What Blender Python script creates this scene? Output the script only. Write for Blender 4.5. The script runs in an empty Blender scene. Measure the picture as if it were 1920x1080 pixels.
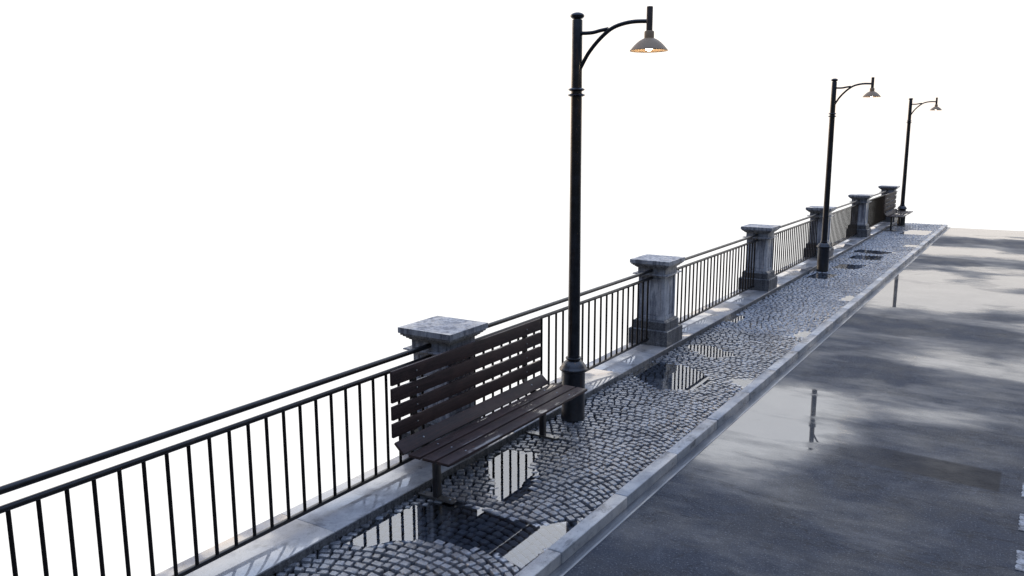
import bpy, bmesh, math, random
from mathutils import Vector, Matrix, noise as mn
random.seed(7)
PI = math.pi
S = bpy.context.scene
COL = S.collection
ZG, ZR = -0.06, -0.1465          # pavement top, road top
YEND, YBEG = 19.54, -11.5        # the pavement stops at its far end
D = 4.7781                       # pillar spacing
KX0, KX1 = 1.638, 1.755          # kerb
PX0, PX1 = -0.258, 0.295         # stone coping under the railing

# ---------------------------------------------------------------- materials
def mat(name):
    m = bpy.data.materials.new(name); m.use_nodes = True
    nt = m.node_tree; nt.nodes.clear()
    out = nt.nodes.new('ShaderNodeOutputMaterial')
    return m, nt, out
class N:
    def __init__(s, nt): s.nt = nt
    def new(s, t, ins=None, **props):
        n = s.nt.nodes.new(t)
        for k, v in props.items(): setattr(n, k, v)
        for k, v in (ins or {}).items():
            sock = n.inputs[k]
            if isinstance(v, bpy.types.NodeSocket): s.nt.links.new(v, sock)
            elif isinstance(v, bpy.types.Node): s.nt.links.new(v.outputs[0], sock)
            else: sock.default_value = v
        return n
    def pos(s): return s.new('ShaderNodeNewGeometry').outputs['Position']
    def map(s, vec, scale=(1,1,1), loc=(0,0,0), rot=(0,0,0)):
        return s.new('ShaderNodeMapping', {'Vector': vec, 'Scale': scale, 'Location': loc, 'Rotation': rot}).outputs[0]
    def noise(s, vec, scale, detail=4, rough=.55, dist=0):
        return s.new('ShaderNodeTexNoise', {'Vector': vec, 'Scale': scale, 'Detail': detail, 'Roughness': rough, 'Distortion': dist}).outputs[0]
    def mr(s, v, a, b, c=0., d=1., smooth=True):
        return s.new('ShaderNodeMapRange', {'Value': v, 'From Min': a, 'From Max': b, 'To Min': c, 'To Max': d},
                     interpolation_type='SMOOTHSTEP' if smooth else 'LINEAR').outputs[0]
    def math(s, op, a, b=0., c=0., clamp=False):
        n = s.new('ShaderNodeMath', {0: a, 1: b, 2: c}, operation=op); n.use_clamp = clamp
        return n.outputs[0]
    def mix(s, f, a, b, mode='MIX'):
        n = s.new('ShaderNodeMix', data_type='RGBA', blend_type=mode)
        for i, v in ((0, f), (6, a), (7, b)):
            if isinstance(v, bpy.types.NodeSocket): s.nt.links.new(v, n.inputs[i])
            else: n.inputs[i].default_value = v
        return n.outputs[2]
    def bump(s, h, strength, dist=.01, normal=None):
        d = {'Height': h, 'Strength': strength, 'Distance': dist}
        if normal is not None: d['Normal'] = normal
        return s.new('ShaderNodeBump', d).outputs[0]
    def bsdf(s, ins): return s.new('ShaderNodeBsdfPrincipled', ins)
def c(r, g, b): return (r, g, b, 1)

def m_marble(k=1., name='weathered_grey_stone'):
    m, nt, out = mat(name); n = N(nt); p = n.pos()
    big = n.noise(n.map(p, (1, 1, 1)), 3.0, 5, .6, .4)
    streak = n.noise(n.map(p, (9, 9, .9)), 2.2, 6, .65)
    fine = n.noise(p, 60, 3, .6)
    vein = n.noise(n.map(p, (1, 1, 1.5)), 7, 8, .7, 1.2)
    v = n.mr(n.math('ABSOLUTE', n.math('SUBTRACT', vein, .5)), 0, .05, .78, 1)
    col = n.mix(n.mr(big, .3, .7), c(.28, .28, .305), c(.50, .495, .50))
    col = n.mix(n.mr(streak, .46, .60, 0, .78), col, c(.075, .08, .105))
    st2 = n.noise(n.map(p, (16, 16, 1.3), (3, 5, 1)), 3, 6, .7)
    col = n.mix(n.mr(st2, .56, .70, 0, .7), col, c(.06, .06, .07))
    col = n.mix(n.mr(st2, .44, .30, 0, .45), col, c(.60, .61, .63))
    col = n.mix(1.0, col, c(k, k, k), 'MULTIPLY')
    col = n.mix(n.mr(fine, .35, .75, 0, .25), col, c(.50, .50, .52))
    col = n.mix(1.0, col, n.new('ShaderNodeCombineColor', {0: v, 1: v, 2: v}).outputs[0], 'MULTIPLY')
    wet = n.mr(n.noise(p, 2.6, 3, .5, .3), .50, .62, 0, .55)
    h = n.math('ADD', fine, n.math('MULTIPLY', streak, .6))
    b = n.bsdf({'Base Color': col, 'Roughness': n.mr(streak, .3, .7, .38, .62), 'Normal': n.bump(h, .25, .004),
                'Coat Weight': wet, 'Coat Roughness': .12, 'Coat IOR': 1.6, 'Coat Normal': n.bump(big, .08, .02)})
    nt.links.new(b.outputs[0], out.inputs[0]); return m

def m_coping():
    m, nt, out = mat('wet_coping_stone'); n = N(nt); p = n.pos()
    big = n.noise(p, 2.0, 5, .6, .5)
    fine = n.noise(p, 90, 3, .6)
    vein = n.noise(p, 4, 9, .75, 1.8)
    v = n.mr(n.math('ABSOLUTE', n.math('SUBTRACT', vein, .5)), 0, .03, .72, 1)
    col = n.mix(n.mr(big, .3, .72), c(.25, .245, .255), c(.46, .44, .425))
    col = n.mix(n.mr(n.noise(p, 1.2, 4, .6), .45, .62, 0, .65), col, c(.52, .465, .41))
    col = n.mix(n.mr(n.noise(p, 3.3, 7, .7, .6), .52, .66, 0, .7), col, c(.09, .085, .09))
    col = n.mix(1.0, col, n.new('ShaderNodeCombineColor', {0: v, 1: v, 2: v}).outputs[0], 'MULTIPLY')
    # standing films of rain water with ragged edges
    a = n.noise(p, 1.9, 3, .5, .2)
    wet = n.mr(n.math('ADD', a, n.math('MULTIPLY', n.noise(p, 14, 3), .10)), .45, .62, .12, 1)
    b = n.bsdf({'Base Color': col, 'Roughness': n.mr(a, .45, .6, .5, .32),
                'Normal': n.bump(n.math('ADD', fine, vein), .22, .004),
                'Coat Weight': wet, 'Coat Roughness': n.mr(wet, .3, 1, .35, .025), 'Coat IOR': 2.0,
                'Coat Normal': n.bump(big, .03, .01)})
    nt.links.new(b.outputs[0], out.inputs[0]); return m

def m_cobble():
    m, nt, out = mat('wet_granite_setts'); n = N(nt); p = n.pos()
    at = n.new('ShaderNodeAttribute', attribute_name='tone').outputs['Fac']
    g1 = n.noise(p, 220, 3, .7); g2 = n.noise(p, 55, 5, .7); g3 = n.noise(p, 1.1, 4, .5)
    col = n.mix(at, c(.045, .05, .07), c(.185, .19, .215))
    col = n.mix(n.mr(g1, .52, .68, 0, .75), col, c(.42, .42, .43))
    col = n.mix(n.mr(g1, .46, .33, 0, .7), col, c(.04, .042, .05))
    col = n.mix(n.mr(g2, .5, .75, 0, .5), col, c(.055, .058, .07))
    h = n.math('ADD', n.math('MULTIPLY', g2, 1.0), n.math('MULTIPLY', g1, .35))
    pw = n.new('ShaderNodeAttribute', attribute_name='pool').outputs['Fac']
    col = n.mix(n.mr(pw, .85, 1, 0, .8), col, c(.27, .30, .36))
    pw = n.new('ShaderNodeAttribute', attribute_name='pool').outputs['Fac']
    wet = n.math('MAXIMUM', n.mr(n.math('ADD', g3, n.math('MULTIPLY', at, .12)), .36, .60, .5, 1.), pw)
    b = n.bsdf({'Base Color': col, 'Roughness': n.mr(g2, .3, .7, .28, .5), 'Specular IOR Level': .7,
                'Normal': n.bump(h, 1., .010),
                'Coat Weight': wet, 'Coat Roughness': n.mr(pw, 0, 1, .11, .05), 'Coat IOR': 2.3, 'Coat Normal': n.bump(g2, n.mr(pw, 0, 1, .7, .12), .008)})
    nt.links.new(b.outputs[0], out.inputs[0]); return m

def m_bed():
    m, nt, out = mat('dark_joint_sand'); n = N(nt); p = n.pos()
    a = n.noise(p, 90, 4, .7)
    col = n.mix(a, c(.006, .006, .008), c(.022, .02, .02))
    b = n.bsdf({'Base Color': col, 'Roughness': .9, 'Specular IOR Level': .15, 'Normal': n.bump(a, .8, .006)})
    nt.links.new(b.outputs[0], out.inputs[0]); return m

def m_kerb():
    m, nt, out = mat('kerb_granite'); n = N(nt); p = n.pos()
    at = n.new('ShaderNodeAttribute', attribute_name='tone').outputs['Fac']
    g1 = n.noise(p, 150, 3, .7); g2 = n.noise(p, 8, 6, .65, .3)
    crk = n.noise(n.map(p, (1, .6, 1)), 2.2, 9, .72, .8)
    ck = n.mr(n.math('ABSOLUTE', n.math('SUBTRACT', crk, .5)), 0, .006, 1, 0)
    ck = n.math('MULTIPLY', ck, n.mr(n.noise(p, .9), .5, .6))
    col = n.mix(at, c(.27, .275, .29), c(.42, .405, .39))
    col = n.mix(n.mr(g2, .4, .75, 0, .6), col, c(.13, .135, .155))
    col = n.mix(n.mr(g1, .5, .7, 0, .5), col, c(.44, .43, .42))
    col = n.mix(n.mr(g1, .45, .3, 0, .5), col, c(.06, .06, .07))
    col = n.mix(n.math('MULTIPLY', ck, .75), col, c(.03, .03, .03))
    st = n.noise(n.map(p, (1, .5, 1)), 5, 7, .7, .4)
    col = n.mix(n.mr(st, .52, .63, 0, .75), col, c(.06, .062, .073))
    b = n.bsdf({'Base Color': col, 'Roughness': n.mr(g2, .3, .7, .42, .65), 'Specular IOR Level': .6,
                'Coat Weight': n.mr(n.noise(p, 1.7, 4, .6), .38, .62, .2, .85), 'Coat Roughness': .24, 'Coat IOR': 1.75, 'Coat Normal': n.bump(g1, .25, .004),
                'Normal': n.bump(n.math('ADD', n.math('MULTIPLY', g1, .5), n.math('SUBTRACT', g2, ck)), .45, .005)})
    nt.links.new(b.outputs[0], out.inputs[0]); return m

# pools of rain on the road: centre x, y, half-width, half-length, weight
POOLS = [(2.0, -2.2, 1.0, 1.75, 1.25), (3.3, -.9, 1.0, .5, .6), (4.1, 1.35, 1.3, .5, .75), (2.0, .55, .5, .35, .3),
         (2.6, 6.6, 1.7, 1.9, 1.15), (4.3, 8.9, 1.3, 1.0, .95), (2.2, 8.9, .9, .8, .8), (6.5, 3.6, 1.2, .8, .9),
         (2.3, 13.4, 1.6, 1.0, 1.1), (4.6, 12.9, 1.2, .7, .7), (2.3, 18.6, 1.6, 1.5, 1.1), (4.6, 18.7, 2.5, 1.0, .9), (3.1, 17.2, 1.0, .4, .7),
         (4.6, 4.3, .8, .5, .5), (7.0, 7.0, 1.3, 1.8, .9), (4.2, 6.6, 1.0, .8, .8), (3.4, 10.4, 1.2, .5, .5), (4.2, 2.0, 1.3, .3, .4), (5.5, -3.2, .7, .9, .4), (8, 14, 2, 1.6, 1.)]
DRY = [(2.3, 3.4, .9, .75, .8), (3.6, 3.5, .8, .7, .6), (2.6, .6, .9, .55, .5), (2.5, 11.2, .9, .8, 1.0), (3.6, 15.9, 1.9, .7, .9), (2.0, 15.6, .5, .8, .3), (3.9, 4.9, .7, .5, .3)]
def m_asphalt():
    m, nt, out = mat('wet_asphalt'); n = N(nt); p = n.pos()
    wob = n.new('ShaderNodeVectorMath', {0: n.new('ShaderNodeTexNoise', {'Vector': p, 'Scale': 1.1, 'Detail': 3.}).outputs[1], 1: (.5, .5, .5)}, operation='SUBTRACT').outputs[0]
    wob = n.new('ShaderNodeVectorMath', {0: wob, 'Scale': 1.2}, operation='SCALE').outputs[0]
    q = n.new('ShaderNodeVectorMath', {0: p, 1: wob}, operation='ADD').outputs[0]
    q = n.new('ShaderNodeVectorMath', {0: q, 1: (1, 1, 0)}, operation='MULTIPLY').outputs[0]
    def blob(cx, cy, rx, ry, w):
        v = n.new('ShaderNodeVectorMath', {0: q, 1: (cx, cy, 0)}, operation='SUBTRACT').outputs[0]
        v = n.new('ShaderNodeVectorMath', {0: v, 1: (1 / rx, 1 / ry, 0)}, operation='MULTIPLY').outputs[0]
        l = n.new('ShaderNodeVectorMath', {0: v}, operation='LENGTH').outputs['Value']
        return n.mr(l, 1.25, .45, 0, w)
    acc = None
    for bl in POOLS:
        v = blob(*bl); acc = v if acc is None else n.math('ADD', acc, v)
    for bl in DRY: acc = n.math('SUBTRACT', acc, blob(*bl))
    nz = n.noise(n.map(p, (.8, 1.3, 1)), 1.3, 5, .55, .3)
    nz2 = n.noise(n.map(p, (.6, 2.2, 1)), 3.2, 4, .6)
    acc = n.math('ADD', acc, n.math('MULTIPLY', n.math('SUBTRACT', nz, .5), 1.5))
    acc = n.math('ADD', acc, n.mr(n.new('ShaderNodeSeparateXYZ', {0: p}).outputs[1], -3.5, 4, -.12, .3))
    acc = n.math('ADD', acc, n.math('MULTIPLY', n.math('SUBTRACT', nz2, .5), .8))
    wet = n.math('POWER', n.mr(acc, -.15, 1.1, 0, 1, False), 1.3)
    g1 = n.noise(p, 62, 4, .85); g2 = n.noise(p, 45, 5, .7); g3 = n.noise(p, 1.6, 5, .6)
    crk = n.noise(n.map(p, (.7, 1.6, 1)), .8, 9, .68, .9)
    ck = n.mr(n.math('ABSOLUTE', n.math('SUBTRACT', crk, .5)), 0, .006, 1, 0)
    ck = n.math('MULTIPLY', ck, n.mr(n.noise(p, .6), .42, .55))
    col = n.mix(n.mr(g3, .3, .7), c(.016, .020, .029), (.034, .040, .055, 1))
    col = n.mix(n.mr(g1, .55, .65, 0, .6), col, c(.22, .225, .24))
    col = n.mix(n.mr(g1, .45, .3, 0, .6), col, c(.015, .015, .02))
    sc_ = n.noise(n.map(p, (1, .45, 1)), 6, 8, .75, .5)
    col = n.mix(n.mr(sc_, .52, .75, 0, .4), col, c(.12, .128, .145))
    col = n.mix(n.mr(sc_, .46, .32, 0, .75), col, c(.016, .018, .024))
    # square repair patch of darker tar
    sx = n.new('ShaderNodeSeparateXYZ', {0: p})
    def win(v, a, b, e): return n.math('MULTIPLY', n.mr(v, a - e, a + e), n.mr(v, b + e, b - e))
    patch = n.math('MULTIPLY', n.mr(sx.outputs[0], 2.6, 3.9), n.mr(sx.outputs[0], 4.245, 4.225))
    patch = n.math('MULTIPLY', patch, win(n.math('ADD', sx.outputs[1], n.math('MULTIPLY', sx.outputs[0], .07)), -2.52, -2.03, .03))
    col = n.mix(n.math('MULTIPLY', patch, .95), col, c(.010, .010, .013))
    col = n.mix(n.math('MULTIPLY', ck, .8), col, c(.01, .01, .012))
    dry = n.math('SUBTRACT', 1., wet)
    h = n.math('ADD', n.math('MULTIPLY', g1, .5), n.math('SUBTRACT', g2, ck))
    film = n.math('MULTIPLY', n.math('ADD', n.math('MULTIPLY', wet, .94), .0), n.math('SUBTRACT', 1., n.math('MULTIPLY', patch, .92)))
    b = n.bsdf({'Base Color': n.mix(n.math('MULTIPLY', wet, .5), col, c(.03, .032, .038)), 'Roughness': n.mr(g3, .3, .7, .5, .7),
                'Specular IOR Level': .25,
                'Normal': n.bump(h, .5, .004), 'Coat Weight': film,
                'Coat Roughness': n.mr(wet, .25, .95, .38, .015), 'Coat IOR': 2.55,
                'Coat Normal': n.bump(n.math('ADD', n.noise(p, 5, 2), n.math('MULTIPLY', h, .25)), n.mr(wet, .15, .75, .6, .003), .008)})
    nt.links.new(b.outputs[0], out.inputs[0]); return m

def m_gutter():
    m, nt, out = mat('gutter_concrete'); n = N(nt); p = n.pos()
    g1 = n.noise(p, 130, 4, .7); g2 = n.noise(n.map(p, (8, .8, 1)), 3, 6, .65)
    sx = n.new('ShaderNodeSeparateXYZ', {0: p}).outputs[0]
    edge = n.mr(sx, 1.815, 1.836, 0, 1)
    col = n.mix(n.mr(g2, .35, .7), c(.05, .055, .066), c(.13, .14, .155))
    col = n.mix(n.math('MULTIPLY', edge, n.mr(g2, .3, .6, .25, .9)), col, c(.28, .285, .29))
    col = n.mix(n.mr(g1, .5, .7, 0, .4), col, c(.25, .25, .26))
    b = n.bsdf({'Base Color': col, 'Roughness': .5, 'Normal': n.bump(g1, .5, .004),
                'Coat Weight': n.mr(n.noise(p, 1.4), .4, .65, .1, .8), 'Coat Roughness': .15, 'Coat IOR': 1.7})
    nt.links.new(b.outputs[0], out.inputs[0]); return m

def m_paint():
    m, nt, out = mat('worn_road_paint'); n = N(nt); p = n.pos()
    a = n.noise(p, 45, 6, .7); d = n.noise(p, 7, 4, .6)
    t = n.math('ADD', n.math('MULTIPLY', a, .5), n.math('MULTIPLY', d, .5))
    col = n.mix(n.mr(t, .42, .56), c(.36, .37, .39), c(.10, .105, .12))
    b = n.bsdf({'Base Color': col, 'Roughness': .55, 'Normal': n.bump(a, .4, .003)})
    nt.links.new(b.outputs[0], out.inputs[0]); return m

def m_iron(name, base, rustf, rough=(.28, .5), coat=.25, bmp=.22):
    m, nt, out = mat(name); n = N(nt); p = n.pos()
    a = n.noise(p, 14, 6, .65); f = n.noise(p, 120, 3, .6); s_ = n.noise(n.map(p, (6, 6, .7)), 4, 5, .6)
    col = n.mix(n.mr(a, .35, .7), base, tuple(min(1, v * 1.9) for v in base[:3]) + (1,))
    col = n.mix(n.mr(s_, .56, .72, 0, rustf), col, c(.075, .038, .02))
    b = n.bsdf({'Base Color': col, 'Metallic': .25, 'Coat Weight': coat, 'Coat IOR': 1.8, 'Coat Roughness': .16, 'Roughness': n.mr(a, .3, .7, rough[0], rough[1]), 'Normal': n.bump(n.math('ADD', a, n.math('MULTIPLY', f, .5)), bmp, .003)})
    nt.links.new(b.outputs[0], out.inputs[0]); return m

def m_wood():
    m, nt, out = mat('dark_varnished_wood'); n = N(nt); p = n.pos()
    r = n.new('ShaderNodeObjectInfo').outputs['Random']
    off = n.new('ShaderNodeCombineXYZ', {0: n.math('MULTIPLY', r, 7.), 1: n.math('MULTIPLY', r, 13.), 2: 0.}).outputs[0]
    q = n.new('ShaderNodeVectorMath', {0: p, 1: off}, operation='ADD').outputs[0]
    gr = n.noise(n.map(q, (30, 1.2, 30)), 3, 7, .65, .6)
    fine = n.noise(n.map(q, (70, 3, 70)), 5, 4, .6)
    blot = n.noise(q, 3.0, 4, .6)
    col = n.mix(n.mr(gr, .32, .68), c(.020, .0125, .0125), c(.066, .038, .034))
    col = n.mix(n.mr(blot, .45, .7, 0, .55), col, c(.085, .047, .038))
    col = n.mix(n.mr(fine, .55, .7, 0, .35), col, c(.11, .075, .065))
    wet = n.mr(n.math('ADD', n.noise(n.map(p, (1.6, .9, 1)), 2.4, 3, .5, .4), n.math('MULTIPLY', gr, .06)), .545, .61, .0, 1)
    b = n.bsdf({'Base Color': col, 'Roughness': n.mr(gr, .3, .7, .48, .68), 'Normal': n.bump(n.math('ADD', gr, n.math('MULTIPLY', fine, .4)), .3, .003),
                'Specular IOR Level': .35, 'Coat Weight': n.math('MULTIPLY', wet, n.mr(n.new('ShaderNodeSeparateXYZ', {0: n.new('ShaderNodeNewGeometry').outputs['Normal']}).outputs[2], .85, .97)), 'Coat Roughness': n.mr(wet, .2, 1, .32, .07), 'Coat IOR': 1.75, 'Coat Normal': n.bump(gr, .08, .003)})
    nt.links.new(b.outputs[0], out.inputs[0]); return m

def m_simple(name, col, rough, metal=0., spec=.25):
    m, nt, out = mat(name); n = N(nt); p = n.pos()
    a = n.noise(p, 40, 4, .6)
    cc = n.mix(n.mr(a, .3, .7), col, tuple(v * .7 for v in col[:3]) + (1,))
    b = n.bsdf({'Base Color': cc, 'Roughness': rough, 'Metallic': metal, 'Specular IOR Level': spec, 'Normal': n.bump(a, .15, .002)})
    nt.links.new(b.outputs[0], out.inputs[0]); return m

def m_water():
    m, nt, out = mat('puddle_water'); n = N(nt); p = n.pos()
    nz = n.bump(n.noise(p, 6, 2, .5), .012, .01)
    fr = n.new('ShaderNodeFresnel', {'IOR': 2.5, 'Normal': nz}).outputs[0]
    gl = n.new('ShaderNodeBsdfGlossy', {'Color': c(.97, .98, 1), 'Roughness': .0, 'Normal': nz})
    tr = n.new('ShaderNodeBsdfTransparent', {'Color': c(.98, .99, 1)})
    mx = n.new('ShaderNodeMixShader', {0: fr, 1: tr.outputs[0], 2: gl.outputs[0]})
    nt.links.new(mx.outputs[0], out.inputs[0]); return m

def m_shade():
    m, nt, out = mat('lamp_shade_enamel'); n = N(nt); p = n.pos()
    a = n.noise(p, 9, 3, .5)
    col = n.mix(n.mr(a, .3, .7), c(.42, .29, .185), c(.44, .31, .195))
    b = n.bsdf({'Base Color': col, 'Roughness': .5, 'Specular IOR Level': .25})
    t = n.new('ShaderNodeBsdfTranslucent', {'Color': c(.9, .78, .58)})
    mx = n.new('ShaderNodeMixShader', {0: .0, 1: b.outputs[0], 2: t.outputs[0]})
    nt.links.new(mx.outputs[0], out.inputs[0]); return m

def m_bulb(strength):
    m, nt, out = mat('glowing_bulb'); n = N(nt)
    e = n.new('ShaderNodeEmission', {'Color': c(1, .86, .64), 'Strength': strength})
    nt.links.new(e.outputs[0], out.inputs[0]); return m

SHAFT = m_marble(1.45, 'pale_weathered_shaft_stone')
STONE_DARK = m_marble(.23, 'dark_plinth_stone_and_shade')  # darker stone tone that also carries painted shade on plinth and riser
STONE, COPING, COBBLE, BED, KERB = m_marble(), m_coping(), m_cobble(), m_bed(), m_kerb()
ROAD, GUTTER, PAINT = m_asphalt(), m_gutter(), m_paint()
RAIL = m_iron('black_rail_paint', c(.010, .009, .010), .25, (.3, .45), .14, .04)
BAR = m_simple('matt_brown_black_bar_paint', c(.011, .0085, .0075), .62)
IRON = m_iron('cast_iron_lamp', c(.013, .014, .018), .65, (.3, .5))
PLATE = m_iron('worn_foot_plate', c(.075, .068, .062), .8, (.3, .5), .8)
STEEL = m_iron('dark_bench_steel', c(.022, .02, .02), .5, (.35, .55))
BOLT = m_simple('bolt_steel', c(.35, .37, .40), .3, .9)
WOOD, WATER, SHADE, BULB = m_wood(), m_water(), m_shade(), m_bulb(38)
SOFFIT = m_simple('lamp_tube_metal', c(.10, .08, .07), .5, .2)

# ---------------------------------------------------------------- mesh helpers
def link(name, me, m, parent=None):
    o = bpy.data.objects.new(name, me); COL.objects.link(o)
    if m: me.materials.append(m)
    if parent: o.parent = parent
    return o
def from_bm(name, bm, m, parent=None, smooth=False, angle=35):
    me = bpy.data.meshes.new(name); bmesh.ops.recalc_face_normals(bm, faces=bm.faces)
    bm.to_mesh(me); bm.free()
    if smooth:
        for f in me.polygons: f.use_smooth = True
        me.set_sharp_from_angle(angle=math.radians(angle))
    return link(name, me, m, parent)
def add_box(bm, x0, x1, y0, y1, z0, z1, bev=0., seg=2, M=None):
    r = bmesh.ops.create_cube(bm, size=1)
    vs = r['verts']
    bmesh.ops.scale(bm, verts=vs, vec=(x1 - x0, y1 - y0, z1 - z0))
    bmesh.ops.translate(bm, verts=vs, vec=((x0 + x1) / 2, (y0 + y1) / 2, (z0 + z1) / 2))
    if M is not None: bmesh.ops.transform(bm, verts=vs, matrix=M)
    if bev:
        es = list({e for v in vs for e in v.link_edges})
        bmesh.ops.bevel(bm, geom=es, offset=bev, segments=seg, profile=.5, affect='EDGES')
def add_lathe(bm, prof, seg=40, cx=0, cy=0):
    rings = []
    for r, z in prof:
        if r < 1e-6: rings.append([bm.verts.new((cx, cy, z))])
        else: rings.append([bm.verts.new((cx + r * math.cos(2 * PI * i / seg), cy + r * math.sin(2 * PI * i / seg), z)) for i in range(seg)])
    for a, b in zip(rings, rings[1:]):
        for i in range(seg):
            j = (i + 1) % seg
            if len(a) == 1 and len(b) == 1: continue
            if len(a) == 1: bm.faces.new((a[0], b[i], b[j]))
            elif len(b) == 1: bm.faces.new((a[i], a[j], b[0]))
            else: bm.faces.new((a[i], a[j], b[j], b[i]))
    return rings
def add_tube(bm, pts, r, seg=16, caps=True):
    pts = [Vector(p) for p in pts]; rings = []
    up = Vector((0, 1, 0)) if abs((pts[-1] - pts[0]).normalized().y) < .9 else Vector((0, 0, 1))
    for i, p in enumerate(pts):
        t = (pts[min(i + 1, len(pts) - 1)] - pts[max(i - 1, 0)]).normalized()
        a = up.cross(t).normalized(); b = t.cross(a)
        rings.append([bm.verts.new(p + (a * math.cos(2 * PI * k / seg) + b * math.sin(2 * PI * k / seg)) * r) for k in range(seg)])
    for A, B in zip(rings, rings[1:]):
        for k in range(seg): bm.faces.new((A[k], A[(k + 1) % seg], B[(k + 1) % seg], B[k]))
    if caps: bm.faces.new(rings[0]); bm.faces.new(rings[-1])
def spline(pts, n=10):
    P = [Vector(p) for p in pts]; out = []
    for i in range(len(P) - 1):
        a, b, d, e = P[max(i - 1, 0)], P[i], P[i + 1], P[min(i + 2, len(P) - 1)]
        for k in range(n):
            t = k / n
            out.append(.5 * ((2 * b) + (d - a) * t + (2 * a - 5 * b + 4 * d - e) * t * t + (3 * b - a - 3 * d + e) * t ** 3))
    out.append(P[-1]); return out
def thing(name, label, cat, loc=(0, 0, 0), group=None):
    o = bpy.data.objects.new(name, None); COL.objects.link(o); o.location = loc
    o['label'] = label; o['category'] = cat
    if group: o['group'] = group
    return o
def struct(o): o['kind'] = 'structure'; return o
def copy_tree(o, loc, label):
    def rec(s, parent):
        q = s.copy(); COL.objects.link(q)
        if parent: q.parent = parent
        for ch in kids[s.name]: rec(ch, q)
        return q
    kids = {x.name: [] for x in [o] + list(o.children_recursive)}
    for x in o.children_recursive: kids[x.parent.name].append(x)
    r = rec(o, None); r.location = loc; r['label'] = label
    return r

# ---------------------------------------------------------------- setting
# road
bm = bmesh.new(); add_box(bm, KX1 - .05, 13, YBEG, YEND, ZR - .12, ZR)
struct(from_bm('road', bm, ROAD))
bm = bmesh.new(); add_box(bm, KX1 - .04, 1.838, YBEG, YEND - .002, ZR - .02, ZR + .006, .003, 1)
struct(from_bm('gutter', bm, GUTTER))
def dash(x0, x1, y0, y1, seed):
    rnd = random.Random(seed); bm = bmesh.new(); n = 26; L = []; R = []
    for i in range(n + 1):
        y = y0 + (y1 - y0) * i / n
        L.append(bm.verts.new((x0 + rnd.uniform(-.006, .006) + (.012 if rnd.random() < .12 else 0), y, ZR + .004)))
        R.append(bm.verts.new((x1 + rnd.uniform(-.006, .006), y, ZR + .004)))
    for i in range(n): bm.faces.new((L[i], R[i], R[i + 1], L[i + 1]))
    for e in (0, n): L[e].co.y += rnd.uniform(-.006, .006); R[e].co.y += rnd.uniform(-.006, .006)
    o = struct(from_bm('road_marking', bm, PAINT)); return o
for k in range(-3, 14): dash(4.397, 4.60, -4.215 + .692 * k, -3.885 + .692 * k, k)

# pavement bed, kerb stones
bm = bmesh.new(); add_box(bm, PX1 - .01, KX0 + .01, YBEG, YEND, ZR - .12, ZG - .034)
struct(from_bm('pavement_bed', bm, BED))
def tone_attr(me, vals):
    a = me.attributes.new('tone', 'FLOAT', 'POINT'); a.data.foreach_set('value', vals)
bm = bmesh.new(); y = -5.79 - 1.075 * 5; tl = bm.verts.layers.float.new('tone'); k = 0
while y < YEND - .01:
    y1 = min(y + 1.075, YEND); n0 = len(bm.verts); rnd = random.Random(k)
    ang = rnd.uniform(-.0012, .0012); dz = rnd.uniform(-.002, .003); t = rnd.random()
    old = set(bm.verts)
    dx = rnd.uniform(-.002, .002)
    add_box(bm, KX0 + dx, KX1 + dx, max(y, YBEG) + .002, y1 - .002, ZR - .1, ZG + .004 + dz, .009, 3)
    for v in bm.verts:
        if v not in old: v[tl] = t
    y = y1; k += 1
o = struct(from_bm('kerb', bm, KERB, smooth=True))

# coping slabs below the railing
bm = bmesh.new(); y = -6.475 - 2.389 * 2; k = 0
while y < YEND - .01:
    y1 = min(y + 2.389, YEND); rnd = random.Random(90 + k)
    add_box(bm, PX0 + rnd.uniform(-.002, .002), PX1 + rnd.uniform(-.0015, .0015), y + .0015, y1 - .0015, -.32, rnd.uniform(-.0015, .0015), .004, 2)
    y = y1; k += 1
struct(from_bm('stone_coping', bm, COPING, smooth=True))
bm = bmesh.new(); add_box(bm, .285, .2985, YBEG, YEND - .003, -.2, -.006, .002, 1)  # added dark strip, painted shade on the front riser of the slabs
struct(from_bm('coping_riser_shade', bm, STONE_DARK))

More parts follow.
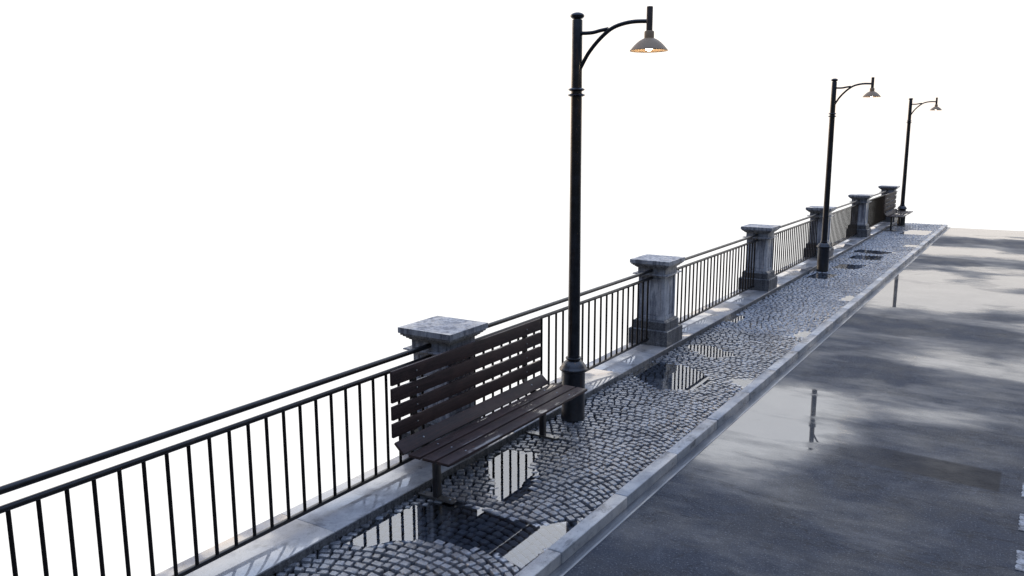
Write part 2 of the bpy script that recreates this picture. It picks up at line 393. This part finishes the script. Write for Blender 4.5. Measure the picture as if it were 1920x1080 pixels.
# puddle outlines on the pavement
PUD = [
 [(0.382, -6.452), (0.342, -6.007), (0.441, -5.747), (0.6, -5.50), (0.984, -5.517), (1.374, -5.535), (1.532, -5.333), (1.66, -5.284), (1.66, -5.592), (1.578, -6.082), (1.364, -6.018), (1.164, -6.053), (0.87, -6.098), (0.676, -6.22), (0.579, -6.393)],
 [(0.40, -4.739), (0.36, -4.399), (0.66, -4.3), (0.772, -4.60), (0.90, -4.70), (1.03, -5.03), (0.984, -5.293), (0.812, -5.224), (0.70, -5.0), (0.552, -4.874)],
 [(0.29, -1.434), (0.29, -0.839), (0.682, -0.744), (1.05, -0.996), (1.218, -1.286), (1.121, -1.718), (0.798, -1.871), (0.488, -1.613)],
 [(0.362, 0.25), (0.65, 0.391), (1.10, 0.06), (0.88, -.22), (0.6, -.03)],
 [(1.40, -1.0), (1.66, -0.90), (1.66, -1.25), (1.5, -1.22)],
 [(1.43, 1.55), (1.50, 1.92), (1.66, 1.95), (1.66, 1.55)],
 [(0.30, 2.05), (0.30, 2.55), (0.50, 2.45), (0.48, 2.0)],
 [(0.345, 6.8), (0.43, 7.6), (0.85, 7.5), (0.78, 6.85)],
 [(0.527, 8.4), (0.62, 9.1), (1.15, 9.2), (1.05, 8.45)],
 [(0.542, 10.1), (0.6, 10.8), (1.2, 10.9), (1.25, 10.1)],
 [(0.411, 11.3), (0.5, 11.9), (1.4, 11.75), (1.05, 11.15)],
 [(0.78, 16.1), (0.95, 17.4), (1.55, 17.5), (1.52, 16.1)],
 [(1.3, 13.1), (1.35, 13.5), (1.66, 13.6), (1.66, 13.1)],
 [(1.45, 4.7), (1.5, 5.2), (1.66, 5.2), (1.66, 4.7)],
]
def sdist(px, py, poly):
    inside = False; best = 1e9; n = len(poly)
    for i in range(n):
        x1, y1 = poly[i]; x2, y2 = poly[(i + 1) % n]
        if (y1 > py) != (y2 > py) and px < (x2 - x1) * (py - y1) / (y2 - y1) + x1: inside = not inside
        dx, dy = x2 - x1, y2 - y1
        t = max(0, min(1, ((px - x1) * dx + (py - y1) * dy) / (dx * dx + dy * dy)))
        best = min(best, math.hypot(px - x1 - t * dx, py - y1 - t * dy))
    return best if inside else -best
BB = [(min(a for a, b in q) - .15, max(a for a, b in q) + .15, min(b for a, b in q) - .15, max(b for a, b in q) + .15) for q in PUD]
def dip(x, y):
    h = .003 * mn.noise(Vector((x * 2.2, y * 2.2, 1)))
    for q, (a, b, e, f) in zip(PUD, BB):
        if a < x < b and e < y < f:
            t = (sdist(x, y, q) + .05) / .11; t = max(0, min(1, t)); h -= .019 * t * t * (3 - 2 * t)
    return h
def near_pool(x, y):
    m = 0.
    for q, (a, b, e, f) in zip(PUD, BB):
        if a < x < b and e < y < f: m = max(m, min(1, max(0, (sdist(x, y, q) + .16) / .14)))
    return m
# granite setts laid in segmental arcs
V = []; F = []; T = []; W_ = []
R, XC, PITCH, SW = 1.20, .93, .076, .084
GR = {5: [-1, -.66, 0, .66, 1], 8: [-1, -.80, -.5, -.17, .17, .5, .80, 1]}
k = 0; yy = YBEG - .6
while yy < YEND + .6:
    k += 1; yy += PITCH
    a0 = math.asin((PX1 - XC) / R) ; a1 = math.asin((KX0 - XC) / R)
    rr = random.Random(k); s = a0 - rr.random() * SW / R
    while s < a1 + SW / R:
        w = SW * rr.uniform(.72, 1.22); da = w / R
        am = s + da / 2; s += da
        cx = XC + R * math.sin(am); cy = yy - (R - R * math.cos(am)) + .28 * 0 + rr.uniform(-.004, .004)
        if not (PX1 - .03 < cx < KX0 + .03) or cy > YEND - .02 or cy < YBEG + .02: continue
        hgt = PITCH * math.cos(am) * rr.uniform(.86, 1.0)
        hx, hy = (w - .011) / 2, (hgt - .009) / 2
        rot = -am + rr.uniform(-.07, .07); cr, sr = math.cos(rot), math.sin(rot)
        zt = ZG + rr.uniform(-.004, .005) * (1 - .6 * near_pool(cx, cy)) + dip(cx, cy)
        tx, ty = rr.uniform(-.05, .05), rr.uniform(-.05, .05); fl_ = 1 - .75 * near_pool(cx, cy); tx *= fl_; ty *= fl_
        cj = [(rr.uniform(-.006, .006), rr.uniform(-.006, .006)) for _ in range(4)]
        base = len(V); tone = rr.random(); pool = near_pool(cx, cy)
        G = 8 if cy < 1.5 else 5; us = GR[G]; amp = .0042 * (1 - .55 * pool)
        for j, v in enumerate(us):
            for i, u in enumerate(us):
                e = max(abs(u), abs(v)); co = abs(u) * abs(v)
                sh = 1 - .10 * (co if e == 1 else 0)
                x = u * hx * sh; yv = v * hy * sh
                # corner jitter, bilinear
                bu, bv = (u + 1) / 2, (v + 1) / 2
                x += sum(cj[q][0] * wgt for q, wgt in enumerate(((1-bu)*(1-bv), bu*(1-bv), (1-bu)*bv, bu*bv)))
                yv += sum(cj[q][1] * wgt for q, wgt in enumerate(((1-bu)*(1-bv), bu*(1-bv), (1-bu)*bv, bu*bv)))
                z = zt + tx * x * (1 - .5 * pool) + ty * yv - (.0135 if e == 1 else .0025 * e) - (.004 if co == 1 else 0) + (amp * mn.noise(Vector(((cx + x) * 42, (cy + yv) * 42, k * .7))) + amp * .5 * mn.noise(Vector(((cx + x) * 95, (cy + yv) * 95, 3))))
                X = cx + x * cr - yv * sr; Y = cy + x * sr + yv * cr
                V.append((min(max(X, PX1 + .004), KX0 - .001), min(Y, YEND), z)); T.append(tone); W_.append(pool)
        for j in range(G - 1):
            for i in range(G - 1):
                q = base + j * G + i; F.append((q, q + 1, q + G + 1, q + G))
        ring = [base + i for i in range(G)] + [base + j * G + G - 1 for j in range(1, G)] + [base + (G - 1) * G + i for i in range(G - 2, -1, -1)] + [base + j * G for j in range(G - 2, 0, -1)]
        b2 = len(V)
        for q in ring: x_, y_, z_ = V[q]; V.append((x_, y_, ZG - .05)); T.append(tone); W_.append(0)
        n_ = len(ring)
        for i in range(n_): F.append((ring[(i + 1) % n_], ring[i], b2 + i, b2 + (i + 1) % n_))
me = bpy.data.meshes.new('pavement'); me.from_pydata(V, [], F); me.update()
tone_attr(me, T)
a_ = me.attributes.new('pool', 'FLOAT', 'POINT'); a_.data.foreach_set('value', W_)
for f in me.polygons: f.use_smooth = True
me.set_sharp_from_angle(angle=math.radians(50))
struct(link('pavement', me, COBBLE))
# water lying in the dips
for q in PUD:
    mx, my = sum(a for a, b in q) / len(q), sum(b for a, b in q) / len(q)
    bm = bmesh.new(); pts = []
    for a, b in q:
        l = math.hypot(a - mx, b - my); s = (l + .045) / l
        pts.append(bm.verts.new((min(max(mx + (a - mx) * s, PX1 + .004), KX0 - .001), my + (b - my) * s, ZG - .0085)))
    fc = bm.faces.new(pts); bm.normal_update()
    if fc.normal.z < 0: fc.normal_flip()
    me = bpy.data.meshes.new('puddle'); bm.to_mesh(me); bm.free(); struct(link('puddle', me, WATER))

# ---------------------------------------------------------------- pillars
def sq(bm, prof, caps=True):
    rings = [[bm.verts.new((sx * h, sy * h, z)) for sx, sy in ((-1, -1), (1, -1), (1, 1), (-1, 1))] for h, z in prof]
    for A, B in zip(rings, rings[1:]):
        for i in range(4): bm.faces.new((A[i], A[(i + 1) % 4], B[(i + 1) % 4], B[i]))
    if caps: bm.faces.new(rings[0][::-1]); bm.faces.new(rings[-1])
def soften(bm, w=.003):
    es = [e for e in bm.edges if len(e.link_faces) == 2 and e.calc_face_angle(0) > .3]
    bmesh.ops.bevel(bm, geom=es, offset=w, segments=2, profile=.5, affect='EDGES')
def make_pillar(label, y):
    t = thing('stone_pillar', label, 'pillar', (0, y, 0), 'stone pillars between the railing bays')
    bm = bmesh.new(); sq(bm, [(.277, -.12), (.277, .200), (.268, .209), (.236, .209)]); sq(bm, [(.232, .205), (.232, .309), (.226, .316), (.214, .317), (.206, .330), (.196, .337)]); soften(bm)
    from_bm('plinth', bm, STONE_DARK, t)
    # shaft with a sunk panel on each side
    bm = bmesh.new(); h = .1885; z0, z1 = .325, .944
    bmesh.ops.create_cube(bm, size=1); bmesh.ops.scale(bm, verts=bm.verts, vec=(2 * h, 2 * h, z1 - z0)); bmesh.ops.translate(bm, verts=bm.verts, vec=(0, 0, (z0 + z1) / 2))
    side = [f for f in bm.faces if abs(f.normal.z) < .5]
    for f in side:
        r = bmesh.ops.inset_individual(bm, faces=[f], thickness=.074)
        for v in f.verts:
            v.co.z = .385 if v.co.z < .6 else .905
        r = bmesh.ops.inset_individual(bm, faces=[f], thickness=.003, depth=-.020)
        r = bmesh.ops.inset_individual(bm, faces=[f], thickness=.007, depth=0)
        r = bmesh.ops.inset_individual(bm, faces=[f], thickness=.002, depth=.010)
    soften(bm, .0012)
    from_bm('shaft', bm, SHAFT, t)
    bm = bmesh.new(); sq(bm, [(.2, .9415), (.245, .9415), (.252, .9445), (.252, .954), (.247, .957), (.19, .957)]); soften(bm, .0015)
    from_bm('moulding', bm, STONE, t)
    bm = bmesh.new(); sq(bm, [(.197, .9575), (.197, 1.033), (.214, 1.033), (.214, 1.046), (.232, 1.046), (.232, 1.06), (.251, 1.062), (.251, 1.075), (.267, 1.076), (.267, 1.0935), (.2, 1.0935)]); soften(bm, .002)
    from_bm('neck', bm, STONE, t)
    bm = bmesh.new(); sq(bm, [(.2805, 1.094), (.2805, 1.1425)]); soften(bm, .004)
    from_bm('capstone', bm, STONE, t)
    return t
PL = ['stone pillar directly behind the near bench, largest capstone in view',
      'stone pillar standing alone between the nearest lamp post and the middle lamp post, nearest one seen full height',
      'stone pillar next beyond the first full-height pillar, before the one behind the middle lamp',
      'stone pillar half hidden behind the middle lamp post',
      'stone pillar between the middle lamp post and the far bench',
      'farthest stone pillar, behind the far bench beside the last lamp post']
PL = [l for l in PL]
p0 = make_pillar(PL[0], -D)
for i in range(1, 6): copy_tree(p0, (0, (i - 1) * D, 0), PL[i])

# ---------------------------------------------------------------- railing bays
def make_bay(label, y):
    t = thing('railing_bay', label, 'railing', (0, y, 0), 'black railing bays between the stone pillars')
    a, b = .19, D - .19
    bm = bmesh.new(); add_tube(bm, [(0, a, 1.0), (0, D / 2, 1.0), (0, b, 1.0)], .0215, 20); from_bm('handrail', bm, RAIL, t, True)
    bm = bmesh.new(); add_tube(bm, [(0, a - .005, .9), (0, D / 2, .9), (0, b + .005, .9)], .0195, 20); from_bm('upper_rail', bm, RAIL, t, True)
    bm = bmesh.new(); add_box(bm, -.0155, .0155, .272, D - .272, .062, .091, .005, 2); from_bm('lower_rail', bm, RAIL, t, True)
    bm = bmesh.new(); add_tube(bm, [(0, 0, .085), (0, 0, .89)], .0122, 14); m0 = from_bm('baluster', bm, BAR, t, True)
    sp = D / 31; first = True
    for k in range(1, 31):
        yy = k * sp
        if yy < .24 or yy > D - .24: continue
        if first: m0.location = (0, yy, 0); first = False
        else:
            q = m0.copy(); COL.objects.link(q); q.parent = t; q.location = (0, yy, 0)
    return t
BL = ['black railing bay at the left edge of the picture, before the near bench',
      'black railing bay behind the near bench and the nearest lamp post',
      'black railing bay between the two full-height pillars past the nearest lamp',
      'black railing bay ending at the pillar behind the middle lamp post',
      'black railing bay directly beyond the middle lamp post',
      'farthest black railing bay, running up behind the far bench']
b0 = make_bay(BL[0], -2 * D)
for i in range(1, 6): copy_tree(b0, (0, (i - 2) * D, 0), BL[i])

# ---------------------------------------------------------------- street lamps
def make_lamp(label, y):
    X = .484
    t = thing('street_lamp', label, 'street lamp', (X, y, ZG), 'arched street lamps along the pavement')
    z = lambda v: v - ZG
    bm = bmesh.new()
    add_lathe(bm, [(0, z(-.075)), (.121, z(-.075)), (.121, z(-.03)), (.1175, z(-.02)), (.1165, z(.425)), (.122, z(.432)), (.122, z(.44)), (.128, z(.443)), (.1405, z(.452)), (.1425, z(.462)), (.1395, z(.471)), (.131, z(.477)), (.122, z(.496)), (.108, z(.517)), (.091, z(.534)), (.072, z(.547)), (.067, z(.553)), (.068, z(.558)), (.078, z(.562)), (.0815, z(.57)), (.079, z(.578)), (.068, z(.582)), (.060, z(.583))], 56)
    from_bm('base', bm, IRON, t, True, 40)
    bm = bmesh.new()
    add_lathe(bm, [(.0615, z(.575)), (.0555, z(2.0)), (.0525, z(3.12)), (.0505, z(3.3)), (.0495, z(3.825)), (.046, z(3.832)), (0, z(3.832))], 40)
    from_bm('pole', bm, IRON, t, True, 40)
    for zc, rr_ in ((3.145, .083), (3.196, .079)):
        bm = bmesh.new(); add_lathe(bm, [(.05, z(zc - .016)), (.06, z(zc - .015)), (rr_ - .006, z(zc - .007)), (rr_, z(zc)), (rr_ - .006, z(zc + .006)), (.06, z(zc + .013)), (.05, z(zc + .015))], 40)
        from_bm('ring', bm, IRON, t, True, 60)
    bm = bmesh.new(); add_lathe(bm, [(.036, z(3.83)), (.036, z(3.838)), (.05, z(3.842)), (.064, z(3.855)), (.067, z(3.866)), (.063, z(3.877)), (.045, z(3.89)), (.022, z(3.897)), (0, z(3.898))], 40)
    from_bm('finial', bm, IRON, t, True, 60)
    arc = spline([(.035, 0, z(3.385)), (.114, 0, z(3.513)), (.200, 0, z(3.61)), (.290, 0, z(3.687)), (.372, 0, z(3.736)), (.470, 0, z(3.763)), (.58, 0, z(3.774)), (.712, 0, z(3.768))], 8)
    bm = bmesh.new(); add_tube(bm, arc, .0185, 18); from_bm('arm', bm, IRON, t, True, 60)
    st = spline([(.03, 0, z(3.708)), (.10, 0, z(3.704)), (.17, 0, z(3.706)), (.24, 0, z(3.718)), (.32, 0, z(3.728))], 6)
    bm = bmesh.new(); add_tube(bm, st, .0175, 18); from_bm('stay', bm, IRON, t, True, 60)
    HX = .727
    bm = bmesh.new(); add_lathe(bm, [(0, z(3.68)), (.028, z(3.68)), (.028, z(3.886)), (.025, z(3.893)), (0, z(3.893))], 32, HX); from_bm('stem', bm, SOFFIT, t, True, 50)
    bm = bmesh.new(); add_lathe(bm, [(0, z(3.6)), (.042, z(3.6)), (.044, z(3.612)), (.044, z(3.672)), (.040, z(3.682)), (.027, z(3.686)), (0, z(3.686))], 32, HX); from_bm('lamp_socket', bm, SHADE, t, True, 50)
    op = [(.040, 3.622), (.060, 3.614), (.085, 3.600), (.108, 3.582), (.130, 3.561), (.149, 3.540), (.163, 3.523), (.1705, 3.514), (.170, 3.511)]
    ip = [(.164, 3.512), (.156, 3.522), (.143, 3.537), (.124, 3.557), (.103, 3.577), (.081, 3.594), (.057, 3.607), (.038, 3.612)]
    bm = bmesh.new(); add_lathe(bm, [(r, z(v)) for r, v in op + ip], 56, HX)
    sh = from_bm('lamp_shade', bm, SHADE, t, True, 60)
    bm = bmesh.new(); add_lathe(bm, [(0, z(3.511)), (.015, z(3.513)), (.028, z(3.521)), (.036, z(3.535)), (.037, z(3.55)), (.030, z(3.568)), (.018, z(3.585)), (.016, z(3.61)), (0, z(3.61))], 28, HX)
    from_bm('bulb', bm, BULB, t, True, 60)
    return t
l0 = make_lamp('nearest black street lamp, standing just past the near bench, its shade brightly lit', -3.271)
copy_tree(l0, (.484, 7.80, ZG), 'middle black street lamp, in front of a stone pillar halfway along the railing')
copy_tree(l0, (.484, 18.764, ZG), 'farthest black street lamp, behind the seat of the far bench')

# ---------------------------------------------------------------- benches
def make_bench(label, y):
    t = thing('park_bench', label, 'bench', (0, y, ZG), 'slatted wooden benches along the railing')
    Z = lambda v: v - ZG
    y0, y1 = -1.103, 1.103; ya, yb = -.809, .843
    def bolts(par, pts, M=None, ax='x'):
        for px, pz in pts:
            for yq in (ya, yb):
                bm = bmesh.new(); add_lathe(bm, [(0, -.004), (.0075, -.004), (.0075, .0015), (.005, .0035), (0, .004)], 14)
                rot = Matrix.Rotation(PI / 2, 4, 'Y') if ax == 'x' else (Matrix.Rotation(math.radians(42), 4, 'Y') if ax == 't' else Matrix.Identity(4))
                bmesh.ops.transform(bm, verts=bm.verts, matrix=Matrix.Translation((px, yq, pz)) @ rot)
                from_bm('bolt', bm, BOLT, par, True)
    for za, zb in ((.908, 1.022), (.772, .883), (.635, .743), (.496, .607)):
        bm = bmesh.new(); add_box(bm, .289, .312, y0, y1, Z(za), Z(zb), .003, 2)
        s = from_bm('back_slat', bm, WOOD, t, True); bolts(s, [(.3125, Z((za + zb) / 2 - .002))])
    ang = math.atan2(.078, .085)
    bm = bmesh.new(); cx, cz = .3675, Z(.430); nx, nz = math.sin(ang), math.cos(ang)
    M = Matrix.Translation((cx - nx * .0115, 0, cz - nz * .0115)) @ Matrix.Rotation(ang, 4, 'Y')
    add_box(bm, -.0575, .0575, y0, y1, -.0115, .0115, .003, 2, M)
    s = from_bm('lumbar_slat', bm, WOOD, t, True); bolts(s, [(cx, cz)], ax='t')
    for xa, xb in ((.450, .561), (.583, .694), (.716, .830)):
        bm = bmesh.new(); add_box(bm, xa, xb, y0, y1, Z(.376), Z(.399), .003, 2)
        s = from_bm('seat_slat', bm, WOOD, t, True); bolts(s, [((xa + xb) / 2, Z(.3985))], ax='z')
    for yq in (ya, yb):
        bm = bmesh.new(); w = .025
        P = [(.272, Z(1.0)), (.288, Z(1.0)), (.288, Z(.478)), (.302, Z(.455)), (.385, Z(.3755)), (.80, Z(.3755)), (.80, Z(.352)), (.374, Z(.345)), (.290, Z(.425)), (.272, Z(.46))]
        A = [bm.verts.new((a, yq - w, b)) for a, b in P]; B = [bm.verts.new((a, yq + w, b)) for a, b in P]
        bm.faces.new(A); bm.faces.new(B[::-1])
        for i in range(len(P)): j = (i + 1) % len(P); bm.faces.new((A[i], B[i], B[j], A[j]))
        from_bm('bracket', bm, STEEL, t)
        bm = bmesh.new(); add_box(bm, .465, .515, yq - .028, yq + .028, Z(ZG) + .018, Z(.352), .005, 2)
        lg = from_bm('leg', bm, STEEL, t, True)
        bm = bmesh.new(); add_box(bm, .315, .662, yq - .034, yq + .034, Z(ZG) + .004, Z(ZG) + .019, 0)
        es = [e for e in bm.edges if abs((e.verts[0].co - e.verts[1].co).normalized().z) > .9]
        bmesh.ops.bevel(bm, geom=es, offset=.02, segments=4, profile=.5, affect='EDGES')
        fp = from_bm('foot_plate', bm, PLATE, lg, True)
        for bx in (.36, .617):
            bm = bmesh.new(); add_lathe(bm, [(0, 0), (.009, 0), (.009, .005), (.006, .008), (0, .008)], 6)
            bmesh.ops.translate(bm, verts=bm.verts, vec=(bx, yq, Z(ZG) + .0185)); from_bm('anchor_bolt', bm, BOLT, lg)
    return t
n0 = make_bench('near brown slatted bench in front of the first stone pillar, beside the nearest lamp', -4.732)
copy_tree(n0, (0, 17.52, ZG), 'small far brown slatted bench in front of the farthest lamp post')

# ---------------------------------------------------------------- light
w = bpy.data.worlds.new('World'); S.world = w; w.use_nodes = True
nt = w.node_tree; nt.nodes.clear(); n = N(nt)
AZ, EL = math.radians(-82), math.radians(13)
sky = n.new('ShaderNodeTexSky'); sky.sky_type = 'NISHITA'; sky.sun_disc = False
sky.sun_elevation = EL; sky.sun_rotation = AZ; sky.dust_density = 1.5; sky.air_density = 1.2
bg1 = n.new('ShaderNodeBackground', {'Color': sky, 'Strength': .03})
# bright overcast glow over the open side beyond the railing, cooler elsewhere
d = n.new('ShaderNodeTexCoord').outputs['Generated']
sp_ = n.new('ShaderNodeSeparateXYZ', {0: d})
dot = n.new('ShaderNodeVectorMath', {0: d, 1: (-.536, .844, 0)}, operation='DOT_PRODUCT').outputs['Value']
Wt = n.mr(dot, .18, .60)
ramp = n.new('ShaderNodeValToRGB'); cr_ = ramp.color_ramp
def L(z): return (z + 1) / 2
stops = [(-1, (.10, .10, .11)), (-.62, (.12, .12, .13)), (-.5, (.42, .42, .42)), (-.02, (.42, .42, .42)), (.03, (.43, .385, .355)), (.17, (.44, .415, .40)), (.30, (.50, .50, .51)), (.44, (.58, .59, .62)), (.56, (.36, .42, .54)), (.75, (.22, .28, .42)), (1, (.20, .27, .44))]
while len(cr_.elements) < len(stops): cr_.elements.new(.5)
for e, (zz, cc) in zip(cr_.elements, stops): e.position = L(zz)
for e, (zz, cc) in zip(cr_.elements, stops): e.color = cc + (1,)
nt.links.new(n.math('MULTIPLY_ADD', sp_.outputs[2], .5, .5), ramp.inputs[0])
back = n.mix(n.mr(sp_.outputs[2], .34, .93), c(.009, .0095, .014), c(.23, .31, .50))
colw = n.mix(Wt, back, ramp.outputs[0])
bg2 = n.new('ShaderNodeBackground', {'Color': colw, 'Strength': 2.75})
ad = n.new('ShaderNodeAddShader', {0: bg1.outputs[0], 1: bg2.outputs[0]})
wo = n.new('ShaderNodeOutputWorld'); nt.links.new(ad.outputs[0], wo.inputs[0])
sun = bpy.data.lights.new('sun', 'SUN'); sun.energy = .5; sun.angle = math.radians(30); sun.color = (1, .80, .60)
so = bpy.data.objects.new('sun', sun); COL.objects.link(so)
sd = Vector((math.sin(AZ) * math.cos(EL), math.cos(AZ) * math.cos(EL), math.sin(EL)))
so.rotation_euler = sd.to_track_quat('Z', 'Y').to_euler()

# ---------------------------------------------------------------- camera
cam = bpy.data.cameras.new('camera'); co = bpy.data.objects.new('camera', cam); COL.objects.link(co)
f, pitch, roll, yaw = 1572.765, -0.1793457, -0.0024405, -0.5664134
fwd = Vector((math.sin(yaw) * math.cos(pitch), math.cos(yaw) * math.cos(pitch), math.sin(pitch)))
rt = Vector((math.cos(yaw), -math.sin(yaw), 0)); up = rt.cross(fwd)
R_ = rt * math.cos(roll) + up * math.sin(roll); U_ = -rt * math.sin(roll) + up * math.cos(roll)
M = Matrix((R_, U_, -fwd)).transposed().to_4x4(); M.translation = Vector((4.342181, -10.487514, 2.764639))
co.matrix_world = M
cam.sensor_width = 36; cam.lens = f / 1920 * 36; cam.clip_start = .05; cam.clip_end = 500
S.camera = co
S.view_settings.view_transform = 'Standard'; S.view_settings.look = 'None'; S.view_settings.exposure = 0; S.view_settings.gamma = 1
